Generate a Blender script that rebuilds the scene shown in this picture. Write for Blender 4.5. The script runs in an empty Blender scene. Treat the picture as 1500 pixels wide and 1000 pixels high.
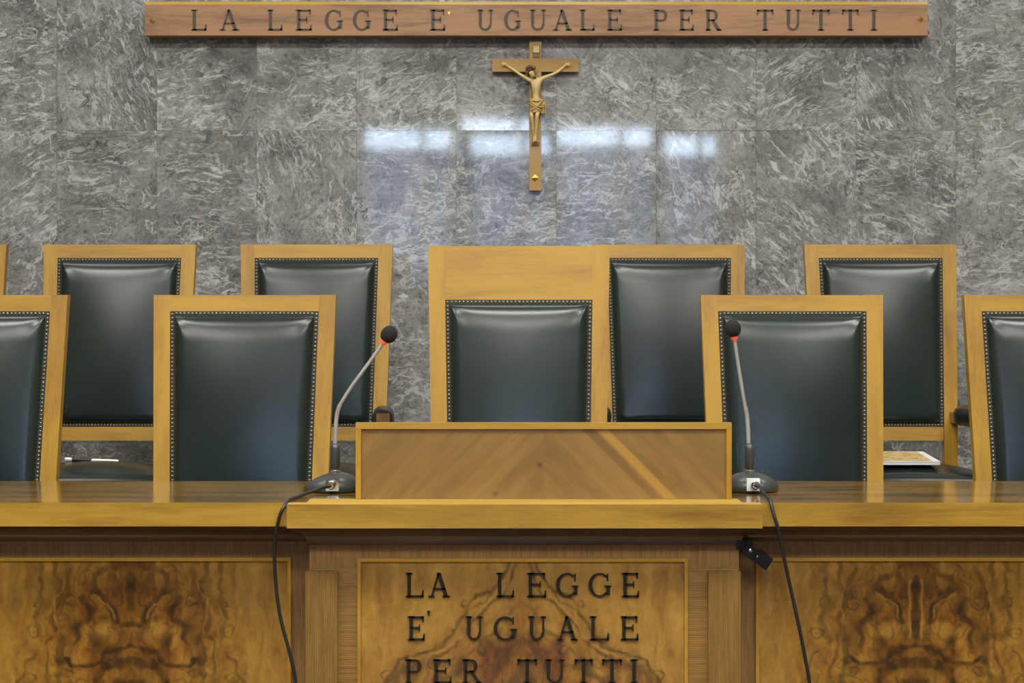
import bpy, bmesh, math, random
from mathutils import Vector, Matrix, noise

# ------------------------------------------------------------------ basics
C = bpy.context.scene.collection
F = 2720.0            # focal length in pixels of the 1500 px wide frame
E = 1.21              # eye height above the dais
YW = 7.15             # the marble wall
R = random.Random(7)
PI = math.pi

def P(px, py, Y):
    return Vector(((px - 750) / F * Y, Y, E + (458 - py) / F * Y))

def link(name, bm, mat, parent=None, smooth=False, loc=None, bevel=0.0, seg=2, autos=None):
    if bevel:
        es = [e for e in bm.edges if len(e.link_faces) == 2 and e.calc_face_angle(0) > 0.5]
        bmesh.ops.bevel(bm, geom=es, offset=bevel, segments=seg, profile=0.5, affect='EDGES', clamp_overlap=True)
    bmesh.ops.recalc_face_normals(bm, faces=bm.faces[:])
    me = bpy.data.meshes.new(name)
    bm.to_mesh(me); bm.free()
    if smooth:
        for p in me.polygons: p.use_smooth = True
    o = bpy.data.objects.new(name, me)
    C.objects.link(o)
    for m in (mat if isinstance(mat, (list, tuple)) else [mat]): me.materials.append(m)
    if parent: o.parent = parent
    if loc is not None: o.location = loc
    if autos:
        try:
            me.set_sharp_from_angle(angle=autos)
        except Exception: pass
    return o

def tag(o, label, cat, group=None, kind=None):
    o['label'] = label; o['category'] = cat
    if group: o['group'] = group
    if kind: o['kind'] = kind
    return o

def thing(name, label, cat, loc=(0, 0, 0), group=None):
    o = bpy.data.objects.new(name, None); C.objects.link(o)
    o.empty_display_size = 0.05
    o.location = loc
    return tag(o, label, cat, group)

def struct(name, bm, mat, **k):
    o = link(name, bm, mat, **k); o['kind'] = 'structure'; return o

def hexa(bm, pts):
    """8 points: bottom ring 0-3, top ring 4-7"""
    v = [bm.verts.new(p) for p in pts]
    for f in ((0, 1, 2, 3), (7, 6, 5, 4), (0, 4, 5, 1), (1, 5, 6, 2), (2, 6, 7, 3), (3, 7, 4, 0)):
        bm.faces.new([v[i] for i in f])
    return v

def box(bm, x0, x1, y0, y1, z0, z1):
    return hexa(bm, [(x0, y0, z0), (x1, y0, z0), (x1, y1, z0), (x0, y1, z0),
                     (x0, y0, z1), (x1, y0, z1), (x1, y1, z1), (x0, y1, z1)])

def obox(bm, M, sx, sy, sz):
    h = [(-sx, -sy, -sz), (sx, -sy, -sz), (sx, sy, -sz), (-sx, sy, -sz), (-sx, -sy, sz), (sx, -sy, sz), (sx, sy, sz), (-sx, sy, sz)]
    return hexa(bm, [M @ Vector(p) for p in h])

def smooth_path(pts, n=6):
    pts = [Vector(p) for p in pts]; out = []
    for i in range(len(pts) - 1):
        p0 = pts[max(i - 1, 0)]; p1 = pts[i]; p2 = pts[i + 1]; p3 = pts[min(i + 2, len(pts) - 1)]
        for k in range(n):
            t = k / n
            out.append(0.5 * ((2 * p1) + (-p0 + p2) * t + (2 * p0 - 5 * p1 + 4 * p2 - p3) * t * t + (-p0 + 3 * p1 - 3 * p2 + p3) * t ** 3))
    out.append(pts[-1]); return out

def tube(bm, pts, r, seg=10):
    pts = [Vector(p) for p in pts]; n = len(pts); rings = []
    up = None
    for i, p in enumerate(pts):
        d = (pts[min(i + 1, n - 1)] - pts[max(i - 1, 0)]).normalized()
        if up is None:
            up = Vector((0, 1, 0)) if abs(d.y) < .9 else Vector((1, 0, 0))
        a = (up - d * up.dot(d)).normalized(); b = d.cross(a); up = a
        rr = r[i] if isinstance(r, (list, tuple)) else r
        rings.append([bm.verts.new(p + (a * math.cos(2 * PI * k / seg) + b * math.sin(2 * PI * k / seg)) * rr) for k in range(seg)])
    for i in range(n - 1):
        for k in range(seg):
            bm.faces.new((rings[i][k], rings[i][(k + 1) % seg], rings[i + 1][(k + 1) % seg], rings[i + 1][k]))
    bm.faces.new(rings[0]); bm.faces.new(rings[-1])

def lathe(bm, prof, M=None, seg=24, sx=1.0, sy=1.0):
    M = M or Matrix.Identity(4); rings = []
    for (r, z) in prof:
        if r < 1e-6: rings.append([bm.verts.new(M @ Vector((0, 0, z)))])
        else: rings.append([bm.verts.new(M @ Vector((r * sx * math.cos(2 * PI * k / seg), r * sy * math.sin(2 * PI * k / seg), z))) for k in range(seg)])
    for a, b in zip(rings, rings[1:]):
        for k in range(seg):
            k2 = (k + 1) % seg
            if len(a) == 1 and len(b) == 1: continue
            if len(a) == 1: bm.faces.new((a[0], b[k], b[k2]))
            elif len(b) == 1: bm.faces.new((a[k], a[k2], b[0]))
            else: bm.faces.new((a[k], a[k2], b[k2], b[k]))
    for rg in (rings[0], rings[-1]):
        if len(rg) > 1: bm.faces.new(rg)

# ------------------------------------------------------------------ materials
class NT:
    def __init__(s, name):
        s.m = bpy.data.materials.new(name); s.m.use_nodes = True
        s.t = s.m.node_tree; s.t.nodes.clear()
        s.out = s.n('ShaderNodeOutputMaterial'); s.b = s.n('ShaderNodeBsdfPrincipled')
        s.l(s.b.outputs[0], s.out.inputs[0])
    def n(s, typ, **k):
        nd = s.t.nodes.new(typ)
        for a, v in k.items(): setattr(nd, a, v)
        return nd
    def l(s, a, b): s.t.links.new(a, b)
    def put(s, sock, v):
        if isinstance(v, bpy.types.NodeSocket): s.l(v, sock)
        else: sock.default_value = v
    def math(s, op, a, b=0.0, c=0.0, clamp=False):
        nd = s.n('ShaderNodeMath', operation=op, use_clamp=clamp)
        s.put(nd.inputs[0], a); s.put(nd.inputs[1], b); s.put(nd.inputs[2], c); return nd.outputs[0]
    def vmath(s, op, a, b=(0, 0, 0)):
        nd = s.n('ShaderNodeVectorMath', operation=op)
        s.put(nd.inputs[0], a); s.put(nd.inputs[1], b); return nd.outputs[0]
    def scale(s, a, f):
        nd = s.n('ShaderNodeVectorMath', operation='SCALE'); s.put(nd.inputs[0], a); s.put(nd.inputs[3], f); return nd.outputs[0]
    def mapping(s, v, sc=(1, 1, 1), rot=(0, 0, 0), loc=(0, 0, 0)):
        nd = s.n('ShaderNodeMapping'); s.l(v, nd.inputs[0])
        nd.inputs['Scale'].default_value = sc; nd.inputs['Rotation'].default_value = rot; nd.inputs['Location'].default_value = loc
        return nd.outputs[0]
    def noise(s, v, sc, det=4, rough=.55, dist=0.0, col=False):
        nd = s.n('ShaderNodeTexNoise'); s.l(v, nd.inputs['Vector'])
        nd.inputs['Scale'].default_value = sc; nd.inputs['Detail'].default_value = det
        nd.inputs['Roughness'].default_value = rough; nd.inputs['Distortion'].default_value = dist
        return nd.outputs['Color' if col else 'Fac']
    def ramp(s, f, stops, interp='LINEAR'):
        nd = s.n('ShaderNodeValToRGB'); s.put(nd.inputs[0], f); cr = nd.color_ramp; cr.interpolation = interp
        while len(cr.elements) < len(stops): cr.elements.new(.5)
        for e, (p, c) in zip(cr.elements, stops):
            e.position = p; e.color = (c, c, c, 1) if isinstance(c, (int, float)) else (*c, 1)
        return nd.outputs[0]
    def mix(s, f, a, b, mode='MIX'):
        nd = s.n('ShaderNodeMix', data_type='RGBA', blend_type=mode)
        s.put(nd.inputs[0], f)
        for i, v in ((6, a), (7, b)):
            if isinstance(v, tuple): v = (*v, 1) if len(v) == 3 else v
            s.put(nd.inputs[i], v)
        return nd.outputs[2]
    def bump(s, h, st=.2, d=.01):
        nd = s.n('ShaderNodeBump'); nd.inputs['Strength'].default_value = st; nd.inputs['Distance'].default_value = d
        s.l(h, nd.inputs['Height']); s.l(nd.outputs[0], s.b.inputs['Normal'])
    def set(s, **k):
        names = {'col': 'Base Color', 'rough': 'Roughness', 'metal': 'Metallic', 'coat': 'Coat Weight', 'coatr': 'Coat Roughness', 'spec': 'Specular IOR Level', 'ior': 'IOR'}
        for a, v in k.items():
            if isinstance(v, tuple) and len(v) == 3: v = (*v, 1)
            s.put(s.b.inputs[names[a]], v)
        return s
    def obj(s, rnd=True):
        tc = s.n('ShaderNodeTexCoord').outputs['Object']
        if not rnd: return tc
        oi = s.n('ShaderNodeObjectInfo').outputs['Random']
        cm = s.n('ShaderNodeCombineXYZ'); s.l(s.math('MULTIPLY', oi, 7.3), cm.inputs[0]); s.l(s.math('MULTIPLY', oi, 13.1), cm.inputs[1]); s.l(s.math('MULTIPLY', oi, 5.7), cm.inputs[2])
        return s.vmath('ADD', tc, cm.outputs[0])

def srgb(r, g, b):
    f = lambda c: (c / 255 / 12.92) if c / 255 <= .04045 else ((c / 255 + .055) / 1.055) ** 2.4
    return (f(r), f(g), f(b))

def wood(name, light, dark, axis='z', rough=.3, coat=.4, contrast=1.0, fine=1.0, gain=.66):
    light = (light[0] * gain, light[1] * gain, light[2] * gain * .72); dark = (dark[0] * gain, dark[1] * gain, dark[2] * gain * .72)
    m = NT(name); v = m.obj()
    sc = {'x': (1.2, 9, 14), 'y': (9, 1.2, 9), 'z': (14, 9, 1.2)}[axis]
    w = m.noise(v, 2.5, 3, .5, 0, True)
    v2 = m.vmath('ADD', v, m.scale(m.vmath('SUBTRACT', w, (.5, .5, .5)), .06))
    g = m.noise(m.mapping(v2, sc), 1.6, 5, .6, .4)
    fi = m.noise(m.mapping(v, tuple(c * 6 for c in sc)), 2.0 * fine, 3, .6)
    big = m.noise(v, 2.2, 3, .5)
    f = m.math('ADD', m.math('MULTIPLY', m.math('SUBTRACT', g, .5), 1.5 * contrast), m.math('MULTIPLY', m.math('SUBTRACT', fi, .5), .6 * contrast))
    f = m.math('ADD', f, m.math('MULTIPLY', m.math('SUBTRACT', big, .5), 1.1))
    f = m.math('ADD', f, .5, clamp=True)
    mid = tuple((a * .55 + b * .45) for a, b in zip(light, dark))
    col = m.ramp(f, [(0.0, dark), (.35, mid), (.62, light), (1.0, tuple(min(1, c * 1.12) for c in light))])
    m.set(col=col, rough=rough, coat=coat, coatr=.12)
    m.bump(fi, .05, .002)
    return m.m

W_L = srgb(200, 154, 50); W_D = srgb(152, 106, 26)
wood_v = wood('oiled_wood_upright', W_L, W_D, 'z', .42, .08, .9)
wood_h = wood('oiled_wood_rail', W_L, W_D, 'x', .42, .08, .9)
wood_y = wood('oiled_wood_arm', srgb(165, 125, 70), srgb(110, 75, 35), 'y', .34, .3)
top_w = wood('worktop_veneer', srgb(152, 116, 56), srgb(76, 54, 26), 'x', .15, .6, 1.5, 1, .85)
edge_w = wood('worktop_edge_wood', srgb(192, 152, 66), srgb(140, 104, 38), 'x', .36, .2, 1.0, 1, .72)
nose_w = wood('pale_nosing_wood', srgb(206, 166, 76), srgb(168, 128, 50), 'x', .6, 0, .6)  # paler, rougher wood for the nosing and the strip behind it
dark_w = wood('dark_moulding_wood', srgb(96, 70, 32), srgb(50, 34, 16), 'x', .28, .5, .8, 1, .95)
sign_w = wood('walnut_board_wood', srgb(176, 130, 98), srgb(118, 82, 58), 'x', .45, .1, 1.3, 1, .7)
sign_y = wood('walnut_board_lit_top', srgb(210, 165, 60), srgb(180, 130, 45), 'x', .4, .2, .5)  # top chamfer catching the ceiling light, painted in as a yellower wood
cross_w = wood('cross_wood', srgb(190, 146, 58), srgb(152, 110, 38), 'z', .4, .2, .6)
frame_w = wood('lectern_frame_wood', srgb(204, 162, 74), srgb(168, 126, 50), 'x', .36, .3, .5)
trim_w = wood('gold_trim_wood', srgb(214, 164, 60), srgb(172, 124, 38), 'x', .3, .4, .6)
floor_w = wood('floor_wood', srgb(120, 85, 50), srgb(80, 52, 28), 'x', .35, .2)

def ribbed(name, axis, light, dark, freq=260):
    m = NT(name); v = m.obj(False)
    sep = m.n('ShaderNodeSeparateXYZ'); m.l(v, sep.inputs[0]); a = sep.outputs['XYZ'.index(axis.upper())]
    s = m.math('SINE', m.math('ADD', m.math('MULTIPLY', a, 2 * PI * freq), m.math('MULTIPLY', m.noise(v, 14, 2), 3)))
    st = {'x': (60, 6, 3), 'z': (3, 6, 60)}[axis]
    n = m.noise(m.mapping(v, st), 2.4, 4, .7)
    f = m.math('ADD', m.math('MULTIPLY', s, .13), m.math('ADD', m.math('MULTIPLY', m.math('SUBTRACT', n, .5), 1.5), .5), clamp=True)
    m.set(col=m.ramp(f, [(0, dark), (.5, tuple((x + y) / 2 for x, y in zip(light, dark))), (1, light)]), rough=.42, coat=.15)
    m.bump(s, .25, .0015)
    return m.m
rib_x = ribbed('ribbed_veneer_upright', 'x', srgb(168, 130, 72), srgb(96, 70, 38), 250)
rib_z = ribbed('ribbed_veneer_level', 'z', srgb(164, 124, 46), srgb(98, 68, 22), 220)
rib_p = ribbed('pilaster_veneer', 'x', srgb(148, 114, 54), srgb(98, 70, 28), 180)

def leather():
    m = NT('dark_green_leather'); v = m.obj()
    n = m.noise(v, 3.0, 3, .5)
    col = m.ramp(n, [(.3, srgb(19, 27, 26)), (.7, srgb(27, 40, 36))])
    gr = m.n('ShaderNodeTexVoronoi'); m.l(v, gr.inputs['Vector']); gr.inputs['Scale'].default_value = 420
    sm = m.noise(v, 5, 1, .4)
    h = m.math('ADD', m.math('MULTIPLY', gr.outputs['Distance'], .05), m.math('MULTIPLY', sm, .0))
    m.set(col=col, rough=.27, spec=.5)
    m.bump(h, .06, .006)
    return m.m
leather_m = leather()

def plain(name, col, rough=.5, metal=0.0, coat=0.0, bump=0.0, bs=200, spec=.5):
    m = NT(name); v = m.obj()
    n = m.noise(v, 30, 3)
    c = m.mix(n, tuple(x * .88 for x in col), tuple(min(1, x * 1.1) for x in col))
    m.set(col=c, rough=rough, metal=metal, coat=coat, spec=spec)
    if bump: m.bump(m.noise(v, bs, 3), bump, .003)
    return m.m
trim_dark = plain('dark_braid', srgb(30, 32, 26), .6, bump=.5, bs=300)
nail_m = plain('aged_nail_metal', srgb(150, 145, 118), .32, .85)
black_rub = plain('black_rubber', srgb(34, 35, 34), .42)
black_pl = plain('black_socket_plastic', srgb(16, 17, 16), .3)
black_leather = plain('black_arm_leather', srgb(22, 24, 24), .32)
mic_body = plain('grey_microphone_paint', srgb(58, 62, 60), .36, .1, .2)
mic_stem = plain('grey_gooseneck', srgb(168, 168, 162), .35, .3)
chrome = plain('chrome', srgb(210, 208, 200), .16, 1.0)
foam = plain('black_foam', srgb(26, 25, 24), .9, bump=.8, bs=500)
brass = plain('brass', srgb(214, 176, 96), .25, 1.0)
letter_m = plain('dark_bronze_letters', srgb(46, 40, 28), .35, .4)
letter_s = plain('dark_sign_letters', srgb(62, 50, 32), .5)
white_m = plain('white_plastic', srgb(228, 230, 234), .35)
corpus = plain('pale_carved_wood', srgb(194, 170, 110), .38)
hair_m = plain('brown_carved_wood', srgb(104, 76, 40), .5)
cloth_m = plain('loincloth_carved_wood', srgb(178, 148, 84), .45)
paper_m = plain('white_paper', srgb(226, 228, 230), .5)
plaster = plain('grey_plaster', srgb(120, 116, 108), .9)
panel_w = plain('brown_rear_wall', srgb(74, 66, 56), .8)
step_m = plain('pale_stone_step', srgb(215, 210, 200), .6)
ceil_m = plain('white_ceiling', srgb(176, 174, 168), .9)
curtain_m = None

def red_ring():
    m = NT('red_light_ring'); m.set(col=srgb(226, 96, 80), rough=.4)
    m.b.inputs['Emission Color'].default_value = (*srgb(240, 90, 70), 1); m.b.inputs['Emission Strength'].default_value = .35
    return m.m
ring_m = red_ring()

def marble():
    m = NT('grey_veined_marble')
    uv = m.n('ShaderNodeTexCoord').outputs['UV']
    at = m.n('ShaderNodeAttribute'); at.attribute_name = 'tone'
    sp = m.n('ShaderNodeSeparateXYZ'); m.l(at.outputs['Vector'], sp.inputs[0])
    lay = sp.outputs[0]; tone = sp.outputs[1]
    cmb = m.n('ShaderNodeCombineXYZ'); m.l(m.math('MULTIPLY', lay, 20), cmb.inputs[2])
    v = m.vmath('ADD', uv, cmb.outputs[0])
    wv = m.vmath('SUBTRACT', m.noise(v, 3.2, 4, .55, 0, True), (.5, .5, .5))
    v2 = m.vmath('ADD', v, m.scale(wv, .22))
    wf = m.vmath('SUBTRACT', m.noise(v, 17, 3, .6, 0, True), (.5, .5, .5))
    v3 = m.vmath('ADD', v2, m.scale(wf, .035))
    base = m.noise(v2, 5, 8, .66, .3)
    fine = m.noise(v3, 75, 6, .8)
    b = m.math('ADD', m.math('MULTIPLY', base, .75), m.math('MULTIPLY', fine, .5))
    b = m.math('SUBTRACT', b, .035)
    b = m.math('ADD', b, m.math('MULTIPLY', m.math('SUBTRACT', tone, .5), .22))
    col = m.ramp(b, [(.38, srgb(80, 81, 79)), (.52, srgb(112, 113, 110)), (.66, srgb(140, 141, 138)), (.84, srgb(174, 175, 171))])
    # warm patches
    col = m.mix(m.ramp(m.noise(v, 4, 3), [(.5, 0.0), (.72, .25)]), col, srgb(132, 126, 104))
    # short pale streaks, stretched along one direction
    def streak(vec, sc, stretch, lo, hi, rot):
        vv = m.mapping(vec, (1, stretch, 1), (0, 0, rot))
        return m.ramp(m.noise(vv, sc, 5, .62, .35), [(lo, 0.0), (hi, 1.0)])
    v4 = m.vmath('ADD', m.vmath('ADD', v, m.scale(wv, .07)), m.scale(wf, .02))
    s1 = streak(v4, 11, 4.8, .57, .635, .5)
    s2 = m.math('MAXIMUM', streak(v4, 19, 4.2, .57, .66, -.8), m.math('MULTIPLY', streak(m.vmath('ADD', v4, (4, 4, 4)), 34, 3.2, .56, .66, .1), .8))
    msk = m.ramp(m.noise(v, 3.3, 3), [(.42, .12), (.60, 1.0)])
    # thin veins = level lines of a noise
    def vein(vec, sc, width, det=4, dist=.6):
        n = m.noise(vec, sc, det, .6, dist)
        d = m.math('ABSOLUTE', m.math('SUBTRACT', n, .5))
        return m.ramp(d, [(0.0, 1.0), (width, 0.0)])
    vn = m.math('MULTIPLY', vein(m.mapping(v4, (1, 2.2, 1), (0, 0, .6)), 4.5, .022), m.ramp(m.noise(v, 5.2, 2), [(.45, 0.0), (.6, 1.0)]))
    vn2 = m.math('MULTIPLY', vein(v4, 12, .03, 4), m.ramp(m.noise(m.vmath('ADD', v, (3, 1, 0)), 7.2, 2), [(.48, 0.0), (.62, .8)]))
    vb = m.math('MULTIPLY', vein(m.mapping(m.vmath('ADD', v4, (2, 9, 5)), (1, 1.8, 1), (0, 0, .9)), 2.6, .016, 6, .3), m.ramp(m.noise(m.vmath('ADD', v, (1, 8, 3)), 4.4, 2), [(.47, 0.0), (.56, 1.0)]))
    bl = m.ramp(m.noise(m.mapping(m.vmath('ADD', v4, (6, 2, 8)), (1, 2.5, 1), (0, 0, .4)), 8, 6, .6), [(.66, 0.0), (.70, 1.0)])
    vn = m.math('MAXIMUM', vn, m.math('MAXIMUM', vb, bl))
    wh = m.math('MAXIMUM', m.math('MULTIPLY', m.math('MAXIMUM', s1, m.math('MULTIPLY', s2, .8)), msk), m.math('MAXIMUM', vn, vn2))
    col = m.mix(m.math('MULTIPLY', wh, .62), col, srgb(208, 210, 207))
    dk = m.math('MULTIPLY', vein(m.vmath('ADD', v3, (9, 4, 2)), 5.5, .010, 5, .5), m.ramp(m.noise(m.vmath('ADD', v, (7, 7, 7)), 4.2, 2), [(.5, 0.0), (.62, 1.0)]))
    dk2 = m.ramp(m.noise(m.vmath('ADD', v3, (5, 5, 1)), 38, 4, .7, .5), [(.35, .6), (.46, 0.0)])
    web = m.math('MULTIPLY', vein(m.vmath('ADD', v3, (12, 3, 6)), 15, .013, 6, .4), m.ramp(m.noise(m.vmath('ADD', v, (2, 5, 9)), 6, 3), [(.42, 0.0), (.6, .8)]))
    col = m.mix(m.math('MULTIPLY', m.math('MAXIMUM', m.math('MAXIMUM', dk, web), dk2), .8), col, srgb(52, 53, 54))
    m.set(col=col, rough=.045, spec=.40)
    return m.m
marble_m = marble()

def figured(name, mirror=True):
    """burl veneer: attribute 'fig' = (darkness, redness, light line), plus procedural grain"""
    m = NT(name)
    at = m.n('ShaderNodeAttribute'); at.attribute_name = 'fig'
    sp = m.n('ShaderNodeSeparateColor'); m.l(at.outputs['Color'], sp.inputs[0])
    v = m.obj(False)
    sx = m.n('ShaderNodeSeparateXYZ'); m.l(v, sx.inputs[0])
    c = m.n('ShaderNodeCombineXYZ'); m.l(m.math('ABSOLUTE', sx.outputs[0]), c.inputs[0]); m.l(sx.outputs[2], c.inputs[2]); m.l(m.math('MULTIPLY', m.math('SIGN', sx.outputs[0]), .01), c.inputs[1])
    vm = c.outputs[0]
    w = m.vmath('SUBTRACT', m.noise(vm, 9, 4, .6, 0, True), (.5, .5, .5))
    v2 = m.vmath('ADD', vm, m.scale(w, .07))
    g = m.noise(m.mapping(v2, (26, 5, 6)), 1.0, 6, .65, .6)
    fl = m.noise(v2, 45, 4, .7)
    f = m.math('ADD', m.math('MULTIPLY', g, .7), m.math('MULTIPLY', fl, .3))
    gold = m.ramp(f, [(.3, srgb(114, 80, 28)), (.5, srgb(152, 114, 44)), (.7, srgb(180, 142, 62))])
    red = m.ramp(f, [(.32, srgb(64, 40, 14)), (.5, srgb(116, 74, 22)), (.7, srgb(154, 108, 36))])
    col = m.mix(sp.outputs[1], gold, red)
    dn = m.math('MULTIPLY', sp.outputs[0], m.ramp(fl, [(.3, 1.0), (.75, .75)]))
    col = m.mix(dn, col, srgb(40, 28, 14))
    col = m.mix(m.math('MULTIPLY', sp.outputs[2], .5), col, srgb(196, 150, 76))
    m.set(col=col, rough=.3, coat=.5, coatr=.12)
    return m.m
burl_m = figured('burl_walnut_veneer')

def chevron():
    m = NT('bookmatched_lectern_veneer'); v = m.obj(False)
    sx = m.n('ShaderNodeSeparateXYZ'); m.l(v, sx.inputs[0])
    a = m.math('ABSOLUTE', m.math('ADD', sx.outputs[0], .0))
    z = sx.outputs[2]
    t = m.math('SUBTRACT', z, m.math('MULTIPLY', a, -1.0))      # constant along the grain
    al = m.math('SUBTRACT', a, z)
    c = m.n('ShaderNodeCombineXYZ'); m.l(m.math('MULTIPLY', t, 14), c.inputs[0]); m.l(m.math('MULTIPLY', al, 1.6), c.inputs[1]); m.l(m.math('SIGN', sx.outputs[0]), c.inputs[2])
    n = m.noise(c.outputs[0], 1.3, 5, .6, .5)
    fi = m.noise(m.mapping(c.outputs[0], (8, 5, 1)), 2, 3)
    f = m.math('ADD', m.math('MULTIPLY', n, .8), m.math('MULTIPLY', fi, .2))
    col = m.ramp(f, [(.3, srgb(110, 84, 40)), (.5, srgb(128, 99, 49)), (.7, srgb(142, 112, 58))])
    right = m.math('GREATER_THAN', sx.outputs[0], .0)
    def band(c0, w, s):
        d = m.math('ABSOLUTE', m.math('SUBTRACT', t, c0))
        return m.math('MULTIPLY', m.math('MULTIPLY', m.ramp(m.math('DIVIDE', d, w), [(.5, s), (1.0, 0.0)]), right), 1.0)
    col = m.mix(band(.322, .020, .75), col, srgb(170, 130, 56))
    col = m.mix(band(.285, .016, .45), col, srgb(96, 68, 28))
    # small star knot and a round one
    def knot(x, zz, r, s):
        dx = m.math('SUBTRACT', sx.outputs[0], x); dz = m.math('SUBTRACT', z, zz)
        d = m.math('SQRT', m.math('ADD', m.math('MULTIPLY', dx, dx), m.math('MULTIPLY', dz, dz)))
        return m.ramp(m.math('DIVIDE', d, r), [(.2, s), (1.0, 0.0)])
    col = m.mix(knot(-.010, .085, .007, .9), col, srgb(58, 40, 20))
    col = m.mix(knot(-.010, .085, .018, .3), col, srgb(88, 60, 28))
    col = m.mix(knot(-.122, .012, .011, .6), col, srgb(88, 58, 26))
    m.set(col=col, rough=.33, coat=.4, coatr=.15)
    return m.m
chev_m = chevron()

# ------------------------------------------------------------------ letters
def poly(bm, pts, d):
    """closed 2D outline (x,z) extruded from y=0 to y=-d"""
    n = len(pts)
    a = [bm.verts.new((x, 0, z)) for x, z in pts]; b = [bm.verts.new((x, -d, z)) for x, z in pts]
    bm.faces.new(a); bm.faces.new(b[::-1])
    for i in range(n): bm.faces.new((a[i], a[(i + 1) % n], b[(i + 1) % n], b[i]))

def arc(bm, cx, cz, rx, rz, a0, a1, tx, tz, d, n=20):
    """ring sector: thickness tx at the sides, tz at top and bottom"""
    o, i = [], []
    for k in range(n + 1):
        a = a0 + (a1 - a0) * k / n
        o.append((cx + rx * math.cos(a), cz + rz * math.sin(a)))
        i.append((cx + (rx - tx) * math.cos(a), cz + (rz - tz) * math.sin(a)))
    for k in range(n): poly(bm, [o[k], o[k + 1], i[k + 1], i[k]], d)

def letter_bm(ch, x0, x1, z0, z1, d, bold=1.0):
    bm = bmesh.new(); H = z1 - z0; W = x1 - x0
    T = .155 * H * bold; t = .085 * H * bold; s = .075 * H        # stem, thin stroke, serif
    def rc(a, b, c, e): poly(bm, [(a, b), (c, b), (c, e), (a, e)], d)
    def serif(cx, z, w): rc(cx - w / 2, z, cx + w / 2, z + t * .75)
    def stem(cx, w=T, top=True, bot=True, sw=2.1):
        rc(cx - w / 2, z0, cx + w / 2, z1)
        if bot: serif(cx, z0, w * sw)
        if top: serif(cx, z1 - t * .75, w * sw)
    if ch == 'I': stem((x0 + x1) / 2, T, True, True, min(2.2, W / T))
    elif ch == 'L':
        c = x0 + T * .95; stem(c, sw=1.9); rc(c, z0, x1, z0 + t)
        poly(bm, [(x1, z0), (x1, z0 + H * .30), (x1 - t * .6, z0 + H * .30), (x1 - t * 1.4, z0)], d)
    elif ch == 'E':
        c = x0 + T * .95; stem(c, sw=1.9); rc(c, z0, x1, z0 + t); rc(c, z1 - t, x1 - W * .06, z1); rc(c, z0 + H * .48, x0 + W * .72, z0 + H * .48 + t)
        poly(bm, [(x1, z0), (x1, z0 + H * .27), (x1 - t * .6, z0 + H * .27), (x1 - t * 1.4, z0)], d)
        e = x1 - W * .06; poly(bm, [(e, z1), (e, z1 - H * .24), (e - t * .6, z1 - H * .24), (e - t * 1.4, z1)], d)
        e = x0 + W * .72; rc(e - t * .6, z0 + H * .38, e, z0 + H * .66)
    elif ch == 'T':
        c = (x0 + x1) / 2; stem(c, top=False); rc(x0, z1 - t, x1, z1)
        poly(bm, [(x0, z1), (x0, z1 - H * .25), (x0 + t * .6, z1 - H * .25), (x0 + t * 1.5, z1)], d)
        poly(bm, [(x1, z1), (x1, z1 - H * .25), (x1 - t * .6, z1 - H * .25), (x1 - t * 1.5, z1)], d)
    elif ch == 'A':
        c = (x0 + x1) / 2; xl = x0 + W * .14; xr = x1 - W * .17
        poly(bm, [(xl - t * .5, z0), (xl + t * .5, z0), (c + t * .3, z1), (c - t * .8, z1)], d)
        poly(bm, [(xr - T * .5, z0), (xr + T * .6, z0), (c + T * .35, z1), (c - T * .75, z1)], d)
        rc(xl + W * .10, z0 + H * .30, xr - W * .05, z0 + H * .30 + t)
        serif(xl, z0, W * .30); serif(xr, z0, W * .36)
    elif ch == 'U':
        xl = x0 + T * .95; xr = x1 - t * 1.5; cz = z0 + H * .32
        rc(xl - T / 2, cz, xl + T / 2, z1); rc(xr - t / 2, cz, xr + t / 2, z1)
        serif(xl, z1 - t * .75, T * 1.9); serif(xr, z1 - t * .75, t * 3)
        arc(bm, (xl - T / 2 + xr + t / 2) / 2, cz, (xr + t / 2 - xl + T / 2) / 2, cz - z0, PI, 2 * PI, (T + t) / 2, t * 1.1, d)
    elif ch == 'G':
        cx = x0 + W * .52; cz = (z0 + z1) / 2
        arc(bm, cx, cz, W * .52, H * .5, math.radians(48), math.radians(318), T * 1.05, t * .9, d, 28)
        xr = x1 - T * .55; rc(xr - T / 2, z0 + H * .10, xr + T / 2, z0 + H * .46); rc(xr - T * 1.1, z0 + H * .42, xr + T * .9, z0 + H * .42 + t * .75)
        xe = cx + W * .52 * math.cos(math.radians(48)); rc(xe - t * .3, z1 - H * .34, xe + t * .5, z1 - H * .03)
    elif ch in 'PR':
        c = x0 + T * .95; stem(c, sw=1.9)
        k = .80 if ch == 'R' else .97
        xr = x0 + W * k; zc = z0 + H * .74 - t * .2; rz = z1 - zc
        rc(c, z1 - t, xr - rz * .8, z1); rc(c, zc - rz, xr - rz * .8, zc - rz + t)
        arc(bm, xr - rz * .85, zc, rz * .85, rz, -PI / 2, PI / 2, T * .95, t, d)
        if ch == 'R':
            xs = x0 + W * .42; xq = x1 - W * .12
            poly(bm, [(xq - T * .6, z0), (xq + T * .6, z0), (xs + T * .7, zc - rz + t), (xs - T * .3, zc - rz + t)], d); serif(xq, z0, T * 1.6)
    elif ch == "'":
        poly(bm, [(x0 + W * .3, z0), (x0 + W * .6, z0), (x1, z1), (x0, z1)], d)
    return bm

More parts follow.
